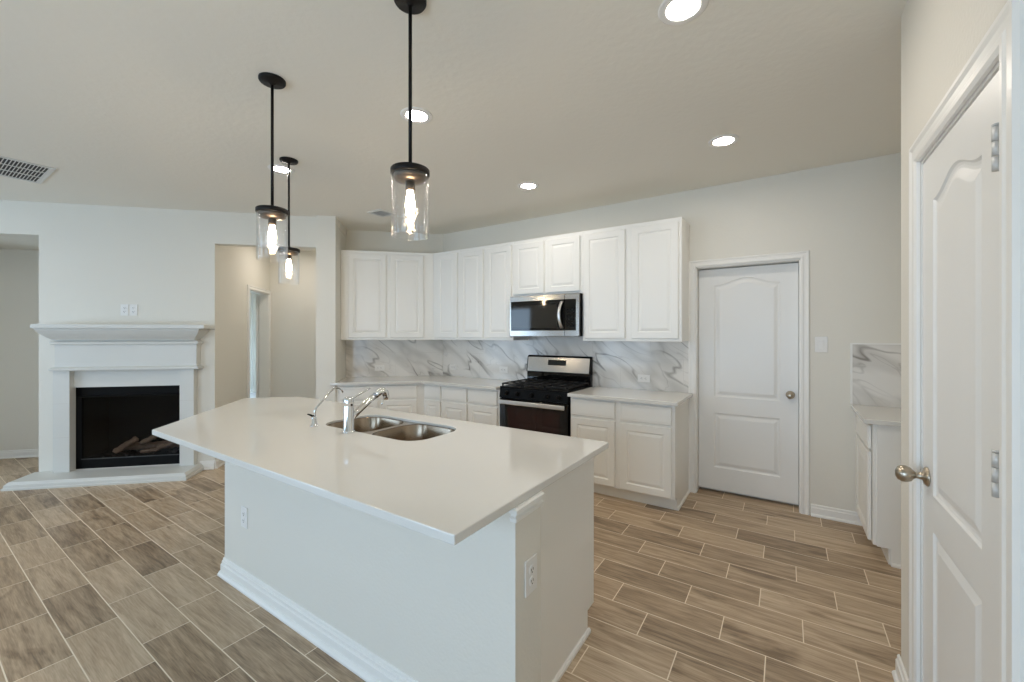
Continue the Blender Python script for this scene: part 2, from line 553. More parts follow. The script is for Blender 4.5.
# bedroom beyond the hall door
b = MB()
b.box(-4.42, -4.30, .78, 6.6, 0, 2.8).box(-4.42, -2.37, .78, .90, 0, 2.8).box(-2.37, -2.27, 1.75, 3.0, 0, 2.8).box(-2.37, -2.27, 5.8, 6.6, 0, 2.8).box(-2.37, -2.27, 3.0, 5.8, 0, .5).box(-2.37, -2.27, 3.0, 5.8, 2.4, 2.8)
b.box(-4.42, -2.27, 6.5, 6.62, 0, 2.8)
b.box(-4.42, -2.25, .78, 6.62, 2.72, 2.85)
struct('wall_bedroom', b, WALL, 'bedroom walls seen through the hall doorway', 'wall', F_FIRE)
struct('floor_bedroom', MB().box(-4.30, -2.31, .90, 6.5, 0, .012), CARPET, 'pale carpet of the bedroom past the hall doorway', 'floor', F_FIRE)
w = thing('window_4', 'unseen bedroom window added to light the room past the hall', 'window', F_FIRE, None, 'structure')  # hidden window added opposite the visible bedroom wall to brighten it
f = MB()
for (a, c, d, e) in [(3.0, 3.06, .5, 2.4), (5.74, 5.8, .5, 2.4), (4.37, 4.43, .5, 2.4), (3.0, 5.8, .5, .56), (3.0, 5.8, 2.34, 2.4)]:
    f.box(-2.34, -2.29, a, c, d, e)
f.build('window_frame', TRIM, w)
MB().box(-2.318, -2.312, 3.0, 5.8, .5, 2.4).build('pane', WINGLASS, w)
portal('window_portal', F_FIRE @ Matrix.Translation((-2.25, 4.4, 1.45)) @ Matrix.Rotation(R(90), 4, 'Z') @ Matrix.Rotation(R(-90), 4, 'X'), 2.8, 1.9)

# ---- baseboards
BB = [(0, 0), (-.026, 0), (-.026, .008), (-.020, .016), (-.014, .019), (-.014, .066), (-.009, .072), (-.009, .086), (-.004, .092), (0, .092)]
def baseboard(name, M, segs, label):
    b = MB()
    for s in segs:
        x0, x1 = s[0], s[1]
        b.profile_x(BB, x0, x1, s[2] if len(s) > 2 else None)
    return struct(name, b, TRIM, label, 'baseboard', M)
baseboard('baseboard_back', F_BACK, [(D1[1] + .065, .50)], 'white baseboard right of the utility door')
baseboard('baseboard_pantry', F_PANTRY, [(-2.385, D2[0] - .085), (D2[1] + .085, 2.6), (0, .67, Matrix.Translation((-2.36, 0, 0)) @ Matrix.Rotation(R(-90), 4, 'Z') @ Matrix.Translation((-.67, 0, 0)))], 'white baseboard beside the near pantry door')
baseboard('baseboard_fireplace', F_FIRE, [(-9.0, NI[0]), (-2.25 - .14, HL), (0, .60, Matrix.Translation((HL, 0, 0)) @ Matrix.Rotation(R(90), 4, 'Z'))], 'white baseboard at the foot of the fireplace wall')
baseboard('baseboard_niche', F_FIRE, [(NI[0], NI[1], Matrix.Translation((0, .93, 0)))], 'white baseboard inside the niche left of the fireplace')
baseboard('baseboard_hall', F_FIRE, [(HL, HR, Matrix.Translation((0, 1.63, 0)))], 'white baseboard at the end of the hall')
baseboard('baseboard_bedroom', F_FIRE, [(0, 5.6, Matrix.Translation((-4.30, .90, 0)) @ Matrix.Rotation(R(90), 4, 'Z'))], 'white baseboard seen through the hall doorway')

# ------------------------------------------------------------------ panelled fronts
def rect_outline(x0, x1, z0, z1, n=2):
    def out(i):
        top = [(x1 - i - (x1 - x0 - 2 * i) * k / (n - 1), z1 - i) for k in range(n)]
        return [(x0 + i, z0 + i), (x1 - i, z0 + i)] + top
    return out
def arch_outline(x0, x1, z0, z1, A, n=25):
    def out(i):
        pts = []
        for k in range(n):
            t = k / (n - 1)
            pts.append((x1 - i - (x1 - x0 - 2 * i) * t, z1 - i + A * (.5 - .5 * cos(2 * pi * t)) ** 1.15))
        return [(x0 + i, z0 + i), (x1 - i, z0 + i)] + pts
    return out

def panel_front(mb, x0, x1, z0, z1, y, t, panels, steps, M=None, bev=.003):
    """a slab from y (front) to y+t (back) with moulded panels let into the front.
    panels: list of (outline function, px0, px1, pz0) from bottom to top; steps: list of (inset, depth)"""
    F = y
    pts = []
    # outer shell: back, sides with a small chamfer
    lo = [(x0, y + t, z0), (x1, y + t, z0), (x1, y + t, z1), (x0, y + t, z1)]
    l1 = [(x0, F + bev, z0), (x1, F + bev, z0), (x1, F + bev, z1), (x0, F + bev, z1)]
    l2 = [(x0 + bev, F, z0 + bev), (x1 - bev, F, z0 + bev), (x1 - bev, F, z1 - bev), (x0 + bev, F, z1 - bev)]
    mb.add(lo, [(3, 2, 1, 0)], M)
    mb.loops([lo, l1, l2], M, fill=False)
    X0, X1, Z0, Z1 = x0 + bev, x1 - bev, z0 + bev, z1 - bev
    zc = Z0
    for q, (out, px0, px1, pz0) in enumerate(panels):
        # rail under this panel
        o = out(0)
        mb.add([(X0, F, zc), (X1, F, zc), (X1, F, pz0), (X0, F, pz0)], [(0, 1, 2, 3)], M)
        top = o[2:]
        zt = max(p[1] for p in top)
        nxt = panels[q + 1][3] if q + 1 < len(panels) else Z1
        zr = zt + min(.012, (nxt - zt) * .5)
        mb.add([(X0, F, pz0), (px0, F, pz0), (px0, F, zr), (X0, F, zr)], [(0, 1, 2, 3)], M)
        mb.add([(px1, F, pz0), (X1, F, pz0), (X1, F, zr), (px1, F, zr)], [(0, 1, 2, 3)], M)
        for a, c in zip(top[:-1], top[1:]):
            mb.add([(c[0], F, c[1]), (a[0], F, a[1]), (a[0], F, zr), (c[0], F, zr)], [(0, 1, 2, 3)], M)
        zc = zr
        lps = [[(p[0], F + d, p[1]) for p in out(i)] for (i, d) in steps]
        mb.loops(lps, M, fill=True)
    mb.add([(X0, F, zc), (X1, F, zc), (X1, F, Z1), (X0, F, Z1)], [(0, 1, 2, 3)], M)
    return mb

CABSTEP = [(0, 0), (.005, .006), (.010, .0075), (.013, .0075), (.032, .0015), (.034, .001)]
def cab_door(x0, x1, z0, z1, y, fw=.057):
    mb = MB()
    return panel_front(mb, x0, x1, z0, z1, y, .019, [(rect_outline(x0 + fw, x1 - fw, z0 + fw, z1 - fw), x0 + fw, x1 - fw, z0 + fw)], CABSTEP, None, .004)
def drawer_front(x0, x1, z0, z1, y):
    mb = MB()
    return panel_front(mb, x0, x1, z0, z1, y, .019, [(rect_outline(x0 + .018, x1 - .018, z0 + .018, z1 - .018), x0 + .018, x1 - .018, z0 + .018)], [(0, 0), (.004, -.0015), (.006, -.0015)], None, .005)

def wall_cabinet(label, M, x0, x1, z0, z1, depth, doors, group, shape=None):
    t = thing('wall_cabinet', label, 'cabinet', M, group)
    c = MB()
    if shape: c.prism(shape, z0, z1)
    else: c.box(x0, x1, -depth, -.002, z0, z1, bev=.0015)
    c.build('carcass', CAB, t)
    for (a, d, e, f) in doors:
        cab_door(a, d, e, f, -depth - .020).build('door', CAB, t)
    return t

GW = 'white wall cabinets'
UZ0, UZ1, UD = 1.392, 2.47, .325
wall_cabinet('white wall cabinet nearest the utility door, right of the microwave', F_BACK, -1.672, -.752, UZ0, UZ1, UD,
             [(-1.655, -1.245, 1.418, 2.43), (-1.182, -.778, 1.418, 2.43)], GW)
wall_cabinet('short white wall cabinet directly above the microwave', F_BACK, -2.486, -1.673, 1.862, UZ1, UD,
             [(-2.470, -2.100, 1.885, 2.43), (-2.070, -1.697, 1.885, 2.43)], GW)
wall_cabinet('tall two-door white wall cabinet just left of the microwave', F_BACK, -3.262, -2.487, UZ0, UZ1, UD,
             [(-2.850, -2.508, 1.418, 2.43), (-3.236, -2.893, 1.418, 2.43)], GW)
wall_cabinet('narrow single-door white wall cabinet at the bend of the cabinet run', F_BACK, -3.69, -3.263, UZ0, UZ1, UD,
             [(-3.607, -3.282, 1.418, 2.43)], GW, [(-3.263, -UD), (-3.263, -.002), (-3.80, -.002), (-3.684, -UD)])
wall_cabinet('angled two-door white wall cabinet beside the wing wall', F_DIAG, -1.222, -.12, UZ0, UZ1, UD,
             [(-1.132, -.700, 1.418, 2.43), (-.653, -.252, 1.418, 2.43)], GW, [(-1.2225, -UD), (-.1355, -UD), (-.02, -.002), (-1.2225, -.002)])

def base_cabinet(label, M, x0, x1, doors, drawers, group, shape=None, toe=None, depth=.58, left_toe=True):
    t = thing('base_cabinet', label, 'cabinet', M, group)
    c = MB()
    if shape: c.prism(shape, .105, .882)
    else: c.box(x0, x1, -depth, -.012, .105, .882, bev=.0015)
    c.build('carcass', CAB, t)
    k = MB()
    if toe: k.prism(toe, 0, .106)
    else: k.box(x0 + .001, x1 - .001, -depth + .075, -.012, 0, .106)
    k.build('toe_kick', CAB, t)
    for d in doors:
        cab_door(d[0], d[1], .118, .690, -depth - .020).build('door', CAB, t)
    for d in drawers:
        drawer_front(d[0], d[1], .712, .860, -depth - .020).build('drawer', CAB, t)
    return t
GB = 'white base cabinets along the kitchen wall'
t = base_cabinet('white base cabinet between the range and the utility door', F_BACK, -1.682, -.752,
             [(-1.668, -1.252), (-1.205, -.777)], [(-1.668, -1.252), (-1.205, -.777)], GB)
MB().profile_x([(0, 0), (-.012, 0), (-.012, .012), (-.006, .02), (0, .02)], -.505, -.012, Matrix.Translation((-.752, 0, 0)) @ Matrix.Rotation(R(90), 4, 'Z')).build('shoe_moulding', TRIM, t)
base_cabinet('two-door white base cabinet just left of the range', F_BACK, -3.300, -2.487,
             [(-2.895, -2.515), (-3.285, -2.923)], [(-2.895, -2.515), (-3.285, -2.923)], GB)
s45 = math.tan(R(22.5))
base_cabinet('narrow white base cabinet at the bend of the worktop', F_BACK, -3.63, -3.301, [(-3.565, -3.315)], [(-3.565, -3.315)], GB,
             [(-3.301, -.58), (-3.301, -.012), (-3.79, -.012), (-3.82 + .58 * s45, -.58)], [(-3.302, -.505), (-3.302, -.012), (-3.79, -.012), (-3.82 + .505 * s45, -.505)])
base_cabinet('angled white base cabinet beside the wing wall, behind the faucet', F_DIAG, -1.2225, -.24,
             [(-1.18, -.765), (-.735, -.330)], [(-1.18, -.330)], GB,
             [(-1.2225, -.58), (-.58 * s45 - .001, -.58), (-.022, -.012), (-1.2225, -.012)], [(-1.2225, -.505), (-.505 * s45 - .001, -.505), (-.022, -.012), (-1.2225, -.012)])

# nook cabinet (faces the kitchen side door, along the right wall): local x = -Y, local y = X - 0.403
F_NOOK = frame(1.07, 0, -90)
t = thing('base_cabinet', 'white base cabinet in the nook beside the pantry wall', 'cabinet', F_NOOK, GB)
ND = .606
c = MB().box(-4.120, -3.505, -ND, -.004, .105, .882, bev=.0015)
c.build('carcass', CAB, t)
MB().box(-4.119, -3.506, -ND + .075, -.004, 0, .106).build('toe_kick', CAB, t)
MB().box(-3.5045, -3.490, -ND + .018, -.004, .105, .882).box(-3.5045, -3.490, -ND + .085, -.004, 0, .105).build('end_panel', CAB, t)
MB().profile_x([(0, 0), (-.012, 0), (-.012, .012), (-.006, .02), (0, .02)], -ND + .085, -.004, Matrix.Translation((-3.490, 0, 0)) @ Matrix.Rotation(R(90), 4, 'Z')).build('shoe_moulding', TRIM, t)
cab_door(-4.085, -3.540, .118, .690, -ND - .022).build('door', CAB, t)
drawer_front(-4.085, -3.540, .712, .860, -ND - .022).build('drawer', CAB, t)

# ------------------------------------------------------------------ worktops
ZC0, ZC1 = .884, .914
def slab(name, label, polyw, holes=()):
    o = MB().prism(polyw, ZC0, ZC1, None, holes).build(name, QUARTZ)
    bv = o.modifiers.new('edge', 'BEVEL'); bv.width = .0035; bv.segments = 2; bv.limit_method = 'ANGLE'; bv.angle_limit = R(50)
    return tag(o, label, 'worktop')
def W(M, x, y): return P(M, x, y)
slab('worktop', 'pale quartz worktop between the range and the utility door', [W(F_BACK, -1.682, -.65), W(F_BACK, -.720, -.65), W(F_BACK, -.720, -.001), W(F_BACK, -1.682, -.001)])
cx = .65 * s45
slab('worktop', 'pale quartz worktop bending round the corner left of the range',
     [W(F_BACK, -2.487, -.65), W(F_BACK, -2.487, -.001), W(F_BACK, -3.82, -.001), W(F_DIAG, -1.2235, -.001), W(F_DIAG, -1.2235, -.612), W(F_DIAG, -1.275, -.612), W(F_DIAG, -1.275, -.65), W(F_DIAG, -cx, -.65)])
slab('worktop', 'pale quartz worktop on the nook cabinet', [(.415, 3.455), (1.072, 3.455), (1.072, 4.122), (.415, 4.122)])

# ------------------------------------------------------------------ backsplash
def splash(label, M, pieces, seams):
    t = thing('tile_backsplash', label, 'backsplash', M)
    b = MB()
    for (x0, x1, z0, z1) in pieces: b.box(x0, x1, -.009, -.0005, z0, z1)
    b.build('marble_tiles', MARBLE, t)
    g = MB()
    for (x0, x1, z0, z1) in seams: g.box(x0, x1, -.0094, -.0088, z0, z1)
    g.build('grout_joints', TGROUT, t)
    return t
SZ0, SZ1 = .9145, 1.391
J = .0012
splash('grey-veined marble tile backsplash behind the range', F_BACK, [(-3.815, -.712, SZ0, SZ1), (-2.486, -1.673, SZ1, 1.44)],
       [(-3.815, -.712, 1.219 - J, 1.219 + J)] + [(x - J, x + J, SZ0, 1.219) for x in (-3.2, -2.6, -2.0, -1.4, -.80)] + [(x - J, x + J, 1.219, SZ1) for x in (-3.5, -2.9, -2.3, -1.7, -1.1)])
splash('grey-veined marble tile backsplash on the angled wall', F_DIAG, [(-1.2225, -.006, SZ0, SZ1)],
       [(-1.2225, -.006, 1.219 - J, 1.219 + J), (-.61 - J, -.61 + J, SZ0, 1.219), (-.95 - J, -.95 + J, 1.219, SZ1), (-.35 - J, -.35 + J, 1.219, SZ1)])
splash('small grey-veined marble backsplash square in the nook', F_BACK, [(.425, 1.07, SZ0, 1.378)], [(.425, 1.07, 1.219 - J, 1.219 + J), (.80 - J, .80 + J, SZ0, 1.219)])
MB().box(-.712, -.700, -.014, -.0005, SZ0, 1.392, F_BACK).box(.414, .425, -.012, -.0005, SZ0, 1.389, F_BACK).box(.414, 1.07, -.012, -.0005, 1.378, 1.389, F_BACK)
for nm, args, lb in (('tile_edge_trim', [(-.712, -.692, SZ0, 1.391)], 'white edge strip ending the backsplash by the utility door'),
                     ('tile_edge_trim', [(.413, .425, SZ0, 1.389), (.425, 1.07, 1.378, 1.389)], 'pale edge strip framing the nook backsplash')):
    m = MB()
    for (x0, x1, z0, z1) in args: m.box(x0, x1, -.013, -.0005, z0, z1)
    tag(m.build(nm, TRIM, None, F_BACK), lb, 'trim')

# ------------------------------------------------------------------ electrical plates
def plate(name, label, M, x, z, w, h, kind, horizontal=False, group=None):
    """plate on a wall face (y=0 of frame M), facing -y"""
    t = thing(name, label, 'switch' if 'switch' in name else 'outlet', M @ Matrix.Translation((x, 0, z)), group)
    MB().box(-w / 2, w / 2, -.006, -.0003, -h / 2, h / 2, bev=.002).build('plate', PLASTIC, t)
    for q in (-1, 1):
        if kind == 'outlet':
            r = MB(); s = MB()
            cxx, czz = (q * .0195, 0) if horizontal else (0, q * .0195)
            Mr = Matrix.Translation((cxx, -.006, czz)) @ Matrix.Rotation(R(90), 4, 'X')
            r.lathe([(.0165, -.001), (.0165, .0015), (.0150, .0022)], 20, Mr)
            o = r.build('socket', PLASTIC, t)
            rot = Matrix.Rotation(R(90), 4, 'Y') if horizontal else Matrix.Identity(4)
            Ms = Matrix.Translation((cxx, -.0083, czz)) @ rot
            s.box(-.0075, -.0050, -.0005, .0004, -.002, .0065, Ms).box(.0050, .0075, -.0005, .0004, -.002, .0065, Ms)
            s.lathe([(.0026, 0), (.0026, .0008)], 10, Ms @ Matrix.Translation((0, 0, -.008)) @ Matrix.Rotation(R(90), 4, 'X'))
            s.build('slots', SLOT, o)
    if kind == 'rocker':
        n = 1
        for k in range(n):
            MB().box(-.0175, .0175, -.0075, -.005, -.034, .034, bev=.001).build('rocker_frame', PLASTIC, t)
            m = MB().profile_x([(-.0075, -.031), (-.0085, -.031), (-.0130, .031), (-.0075, .031)], -.0145, .0145)
            m.build('rocker', PLASTIC, t)
    return t
GO = 'outlets on the marble backsplash'
plate('power_outlet', 'white outlet on the marble backsplash right of the range', F_BACK, -1.165, 1.025, .118, .072, 'outlet', True, GO).location.y -= .009
plate('power_outlet', 'white outlet on the marble backsplash beside the range, on its left', F_BACK, -2.835, 1.035, .118, .072, 'outlet', True, GO).location.y -= .009
plate('power_outlet', 'white outlet on the marble backsplash near the bend of the worktop', F_BACK, -3.63, 1.03, .118, .072, 'outlet', True, GO).location.y -= .009
t = plate('power_outlet', 'white outlet on the angled backsplash behind the faucet', F_DIAG @ Matrix.Translation((0, -.009, 0)), -.812, 1.025, .118, .072, 'outlet', True, GO)
plate('light_switch', 'white rocker light switch right of the utility door', F_BACK, .232, 1.375, .082, .125, 'rocker')
plate('power_outlet', 'white outlet above the mantel, the left of the pair', F_FIRE, -3.085, 1.712, .072, .118, 'outlet')
plate('power_outlet', 'white outlet above the mantel, the right of the pair', F_FIRE, -3.005, 1.712, .072, .118, 'outlet')
plate('power_outlet', 'white outlet low on the niche wall left of the fireplace', F_FIRE @ Matrix.Translation((0, .93, 0)), -4.06, .40, .072, .118, 'outlet')
ISF = frame(0, 1.15, 0)           # island wall face towards the camera
plate('power_outlet', 'white outlet on the long front of the island', ISF, -2.595, .405, .072, .118, 'outlet')
ISE = frame(-.745, 0, 90)         # island end face: local x = Y
plate('power_outlet', 'white outlet on the end of the island under the worktop', ISE, 1.245, .615, .078, .122, 'outlet')

# ------------------------------------------------------------------ island
isl = thing('kitchen_island', 'white kitchen island with half wall and end panel under the quartz top', 'island')
MB().prism([(-2.85, 1.15), (-.745, 1.15), (-.745, 1.32), (-2.78, 1.32), (-3.42, 1.96), (-3.54, 1.84)], 0, ZC0).build('half_wall', WALL, isl)
MB().prism([(-2.76, 1.322), (-.830, 1.322), (-.830, 1.965), (-3.40, 1.965)], .105, ZC0 - .001, None, [[(-2.38, 1.44), (-1.53, 1.44), (-1.53, 1.86), (-2.38, 1.86)]]).build('carcass', CAB, isl)
MB().prism([(-2.76, 1.322), (-.830, 1.322), (-.830, 1.89), (-3.33, 1.89)], 0, .1045).build('toe_kick', CAB, isl)
m = MB()
m.box(-.829, -.808, 1.3205, 1.972, .108, ZC0 - .0005).box(-.829, -.808, 1.3205, 1.895, 0, .108)
m.build('end_panel', CAB, isl)
MB().profile_x([(0, 0), (-.013, 0), (-.013, .013), (-.006, .021), (0, .021)], 1.322, 1.905, Matrix.Translation((-.808, 0, 0)) @ Matrix.Rotation(R(90), 4, 'Z')).build('shoe_moulding', TRIM, isl)
IB = [(0, 0), (-.034, 0), (-.034, .010), (-.027, .022), (-.020, .026), (-.020, .062), (-.014, .067), (-.014, .082), (-.008, .086), (-.008, .097), (-.003, .102), (0, .102)]
m = MB()
m.profile_x(IB, -2.85, -.745, ISF, -math.tan(R(22.5)) * -1, -1)
m.profile_x(IB, 1.15, 1.32, ISE, 1, 0)
m.profile_x(IB, -.976, 0, Matrix.Translation((-2.85, 1.15, 0)) @ Matrix.Rotation(R(-45), 4, 'Z'), 0, -math.tan(R(22.5)))
m.build('baseboard', TRIM, isl)
CR = [(0, .836), (-.010, .836), (-.012, .848), (-.005, .853), (-.005, .859), (-.016, .865), (-.016, .878), (-.008, .882), (-.008, .8835), (0, .8835)]
m = MB()
m.profile_x(CR, 1.15, 1.32, ISE, 1, 0)
m.profile_x(CR, -.760, -.745, ISF, 0, -1)
m.build('crown_trim', TRIM, isl)
for k, (a, d) in enumerate([(-3.30, -2.92), (-2.88, -2.44), (-2.40, -1.98), (-1.94, -1.52), (-1.48, -.86)]):
    mm = cab_door(-d, -a, .118, .860, -.020)
    o = mm.build('door', CAB, isl)
    o.matrix_local = Matrix.Translation((0, 1.965, 0)) @ Matrix.Rotation(R(180), 4, 'Z')

def rrect(x0, x1, y0, y1, r, n=8):
    pts = []
    for (cx_, cy_, a0) in ((x1 - r, y0 + r, -90), (x1 - r, y1 - r, 0), (x0 + r, y1 - r, 90), (x0 + r, y0 + r, 180)):
        for k in range(n + 1):
            a = R(a0 + 90 * k / n)
            pts.append((cx_ + r * cos(a), cy_ + r * sin(a)))
    return pts
SX0, SX1, SY0, SY1 = -2.365, -1.545, 1.455, 1.845
hole = rrect(SX0, SX1, SY0, SY1, .115)
slab('island_worktop', 'large pale quartz island top with angled left end and sink cutout', [(-.742, .845), (-.742, 2.007), (-3.542, 2.007), (-3.845, 1.704), (-3.0, .845)][::-1], [hole])

sink = thing('kitchen_sink', 'stainless double-bowl undermount sink set in the island top', 'sink', Matrix.Translation(((SX0 + SX1) / 2, (SY0 + SY1) / 2, ZC0)))
sx, sy = (SX0 + SX1) / 2, (SY0 + SY1) / 2
Ms = Matrix.Translation((-sx, -sy, -ZC0))
bowls = [(SX0 + .006, -1.982), (-1.938, SX1 - .006)]
def bowl_loop(x0, x1, y0, y1, r, z): return [(p[0], p[1], z) for p in rrect(x0, x1, y0, y1, r)]
for x0, x1 in bowls:
    m = MB()
    y0, y1 = SY0 + .006, SY1 - .006
    L_ = []
    for (i, z, r) in [(-.0045, ZC0 + .015, .113), (-.002, ZC0 + .010, .111), (.002, ZC0 - .13, .106), (.010, ZC0 - .165, .10), (.028, ZC0 - .185, .085), (.055, ZC0 - .190, .06)]:
        L_.append(bowl_loop(x0 + i, x1 - i, y0 + i, y1 - i, r, z))
    m.loops(L_, Ms, True, True)
    o = m.build('bowl', SINKM, sink)
    MB().lathe([(.045, 0), (.045, .003), (.038, .004), (.034, -.002), (.0, -.003)], 24, Ms @ Matrix.Translation(((x0 + x1) / 2, (y0 + y1) / 2 + .04, ZC0 - .190))).build('drain', CHROME, o)
MB().prism(rrect(SX0 + .0006, SX1 - .0006, SY0 + .0006, SY1 - .0006, .1145), ZC0 + .013, ZC0 + .0165, Ms, [rrect(x0 - .0040, x1 + .0040, SY0 + .0022, SY1 - .0022, .1128) for x0, x1 in bowls]).build('rim', SINKM, sink)

# ---- faucets
fa = thing('kitchen_faucet', 'chrome single-lever faucet with angled pull-out spout on the island', 'faucet', Matrix.Translation((-2.012, 1.418, ZC1)))
MB().lathe([(.034, 0), (.034, .006), (.029, .010), (.0275, .012), (.0265, .145), (.0262, .146), (.0262, .149), (.0268, .150), (.0268, .188), (.022, .193), (0, .194)], 32).build('body', CHROME, fa)
pts = [(0, .012, .075), (0, .06, .110), (0, .13, .155), (0, .180, .182)]
MB().tube(pts, [.020, .019, .018, .0175], 20).build('spout', CHROME, fa)
m = MB().tube([(0, .180, .182), (0, .215, .202), (0, .234, .203), (0, .248, .190), (0, .255, .168), (0, .256, .148)], [.019, .021, .0215, .021, .020, .018], 20)
sp = m.build('spray_head', CHROME, fa)
MB().tube([(.0, .240, .165), (.006, .226, .140), (.010, .216, .122)], [.0045, .004, .004], 10).build('spray_trigger', CHROME, sp)
MB().tube([(0, .010, .180), (.008, .060, .202), (.02, .125, .232)], [.0055, .005, .0045], 10).build('lever_handle', CHROME, fa)
ff = thing('filtered_water_faucet', 'slim chrome gooseneck drinking-water tap left of the main faucet', 'faucet', Matrix.Translation((-2.322, 1.404, ZC1)))
MB().lathe([(.024, 0), (.024, .005), (.018, .008), (.0135, .012), (.0135, .052), (.011, .056), (0, .057)], 24).build('body', CHROME, ff)
pp = [(0, .004, .05), (0, .004, .085), (0, .012, .105), (0, .10, .185), (0, .125, .204), (0, .145, .210), (0, .165, .206), (0, .182, .192), (0, .190, .176)]
MB().tube(pp, .0052, 12).build('spout', CHROME, ff)
MB().tube([(-.002, -.002, .056), (-.022, -.010, .064), (-.040, -.016, .068)], [.006, .0055, .004], 10).build('lever_handle', BLACK, ff)

# ------------------------------------------------------------------ range
rg = thing('gas_range', 'stainless and black gas range between the base cabinets', 'range', F_BACK @ Matrix.Translation((-2.084, .053, 0)))
hw = .386
MB().box(-hw, hw, -.635, -.066, .06, .905, bev=.003).build('body', BLACK, rg)
MB().box(-hw + .02, hw - .02, -.56, -.06, 0, .06).build('base', BLACK, rg)
MB().box(-hw - .002, hw + .002, -.655, -.115, .905, .922, bev=.004).build('cooktop', BLACK, rg)
# control panel with knobs
m = MB().profile_x([(-.635, .805), (-.668, .812), (-.655, .905), (-.635, .905)], -hw, hw)
cp = m.build('control_panel', BLACK, rg)
for k in (-.30, -.17, 0, .17, .30):
    Mk = Matrix.Translation((k, -.662, .858)) @ Matrix.Rotation(R(82), 4, 'X')
    o = MB().lathe([(.024, 0), (.024, .006), (.0195, .010), (.018, .030), (.015, .033), (0, .033)], 20, Mk).build('knob', BLACK, cp)
# oven door
od = MB().box(-hw + .002, hw - .002, -.668, -.636, .235, .800, bev=.004).build('oven_door', BLACKG, rg)
MB().box(-.28, .30, -.6695, -.667, .33, .715, bev=.0008).build('oven_window', OVENG, od)
hd = MB().box(-.375, .375, -.722, -.704, .752, .795, bev=.007)
hd.box(-.35, -.325, -.706, -.666, .764, .784).box(.325, .35, -.706, -.666, .764, .784)
hd.build('handle', HANDLE, od)
dr = MB().box(-hw + .002, hw - .002, -.664, -.636, .075, .225, bev=.004).build('storage_drawer', BLACK, rg)
# backguard: black riser and stainless leaning panel
MB().box(-hw, hw, -.118, -.065, .905, 1.035, bev=.002).build('riser', BLACKG, rg)
m = MB().profile_x([(-.065, 1.03), (-.105, 1.03), (-.135, 1.042), (-.106, 1.205), (-.082, 1.222), (-.065, 1.222)], -hw, hw)
bg = m.build('backguard', BLACK, rg)
m = MB().profile_x([(-.1335, 1.046), (-.1365, 1.046), (-.1085, 1.203), (-.1055, 1.203)], -hw + .012, hw - .012)
fp_ = m.build('backguard_face', STEEL, bg)
MB().profile_x([(-.1230, 1.118), (-.1248, 1.118), (-.1140, 1.178), (-.1120, 1.178)], -.115, .105).build('display', BLACKG, bg)
# burners and grates
for (bx, by, br) in ((-.235, -.50, .045), (.235, -.50, .05), (-.235, -.25, .04), (.235, -.25, .04), (0, -.38, .055)):
    MB().lathe([(br, 0), (br, .010), (br * .8, .012), (br * .8, .018), (0, .019)], 20, Matrix.Translation((bx, by, .922))).build('burner', IRON, rg)
for gx0, gx1 in ((-.375, -.130), (-.125, .125), (.130, .375)):
    g = MB()
    z0, z1 = .944, .956
    for y in (-.635, -.50, -.38, -.25, -.130): g.box(gx0, gx1, y - .006, y + .006, z0, z1)
    for x in (gx0 + .006, (gx0 + gx1) / 2, gx1 - .006): g.box(x - .006, x + .006, -.641, -.124, z0, z1)
    for x in (gx0 + .008, gx1 - .008):
        for y in (-.632, -.132): g.box(x - .007, x + .007, y - .007, y + .007, .921, z0)
    g.build('grate', IRON, rg)

# ------------------------------------------------------------------ microwave
mw = thing('microwave_oven', 'stainless over-the-range microwave with black glass door', 'microwave', F_BACK @ Matrix.Translation((-2.0795, 0, 1.437)))
mh = .422
MB().box(-.400, .400, -.375, -.012, .004, mh, bev=.002).build('body', BLACK, mw)
df = MB()
df.box(-.402, .243, -.402, -.376, 0, .060, bev=.003).box(-.402, .243, -.402, -.376, .365, mh, bev=.003).box(-.402, -.388, -.4018, -.376, .055, .37)
dd = df.build('door', STEEL, mw)
MB().box(-.389, .242, -.400, -.377, .059, .366).build('window', BLACKG, dd)
MB().box(-.372, .165, -.4006, -.3995, .085, .322).build('window_screen', MWG, dd)
hm = MB()
sec = []
for k in range(13):
    t_ = k / 12
    z = .078 + t_ * .272
    yb = -.404 - .040 * math.sin(pi * t_) ** .8
    xc = .218 - .016 * math.sin(pi * t_)
    sec.append([(xc - .018, yb + .004, z), (xc - .012, yb - .006, z), (xc + .012, yb - .006, z), (xc + .018, yb + .004, z), (xc + .010, yb + .010, z), (xc - .010, yb + .010, z)])
hm.loops(sec, None, True, True)
hm.add(sec[0], [list(range(6))[::-1]])
hm.build('handle', HANDLE, dd)
cpn = MB().box(.247, .402, -.402, -.376, 0, .060, bev=.003).box(.247, .402, -.402, -.376, .365, mh, bev=.003).box(.370, .402, -.4018, -.376, .055, .37)
c2 = cpn.build('control_side', STEEL, mw)
MB().box(.2465, .371, -.400, -.377, .059, .366).build('control_panel', BLACKG, c2)
kb = MB()
for r_ in range(6):
    for c_ in range(3):
        kb.box(.268 + c_ * .032, .290 + c_ * .032, -.4008, -.3995, .095 + r_ * .032, .112 + r_ * .032)
kb.build('keypad', BLACK, c2)
vg = MB()
for k in range(14): vg.box(-.36 + k * .05, -.33 + k * .05, -.33, -.10, -.001, .004)
vg.build('vent_grille', STEEL, mw)

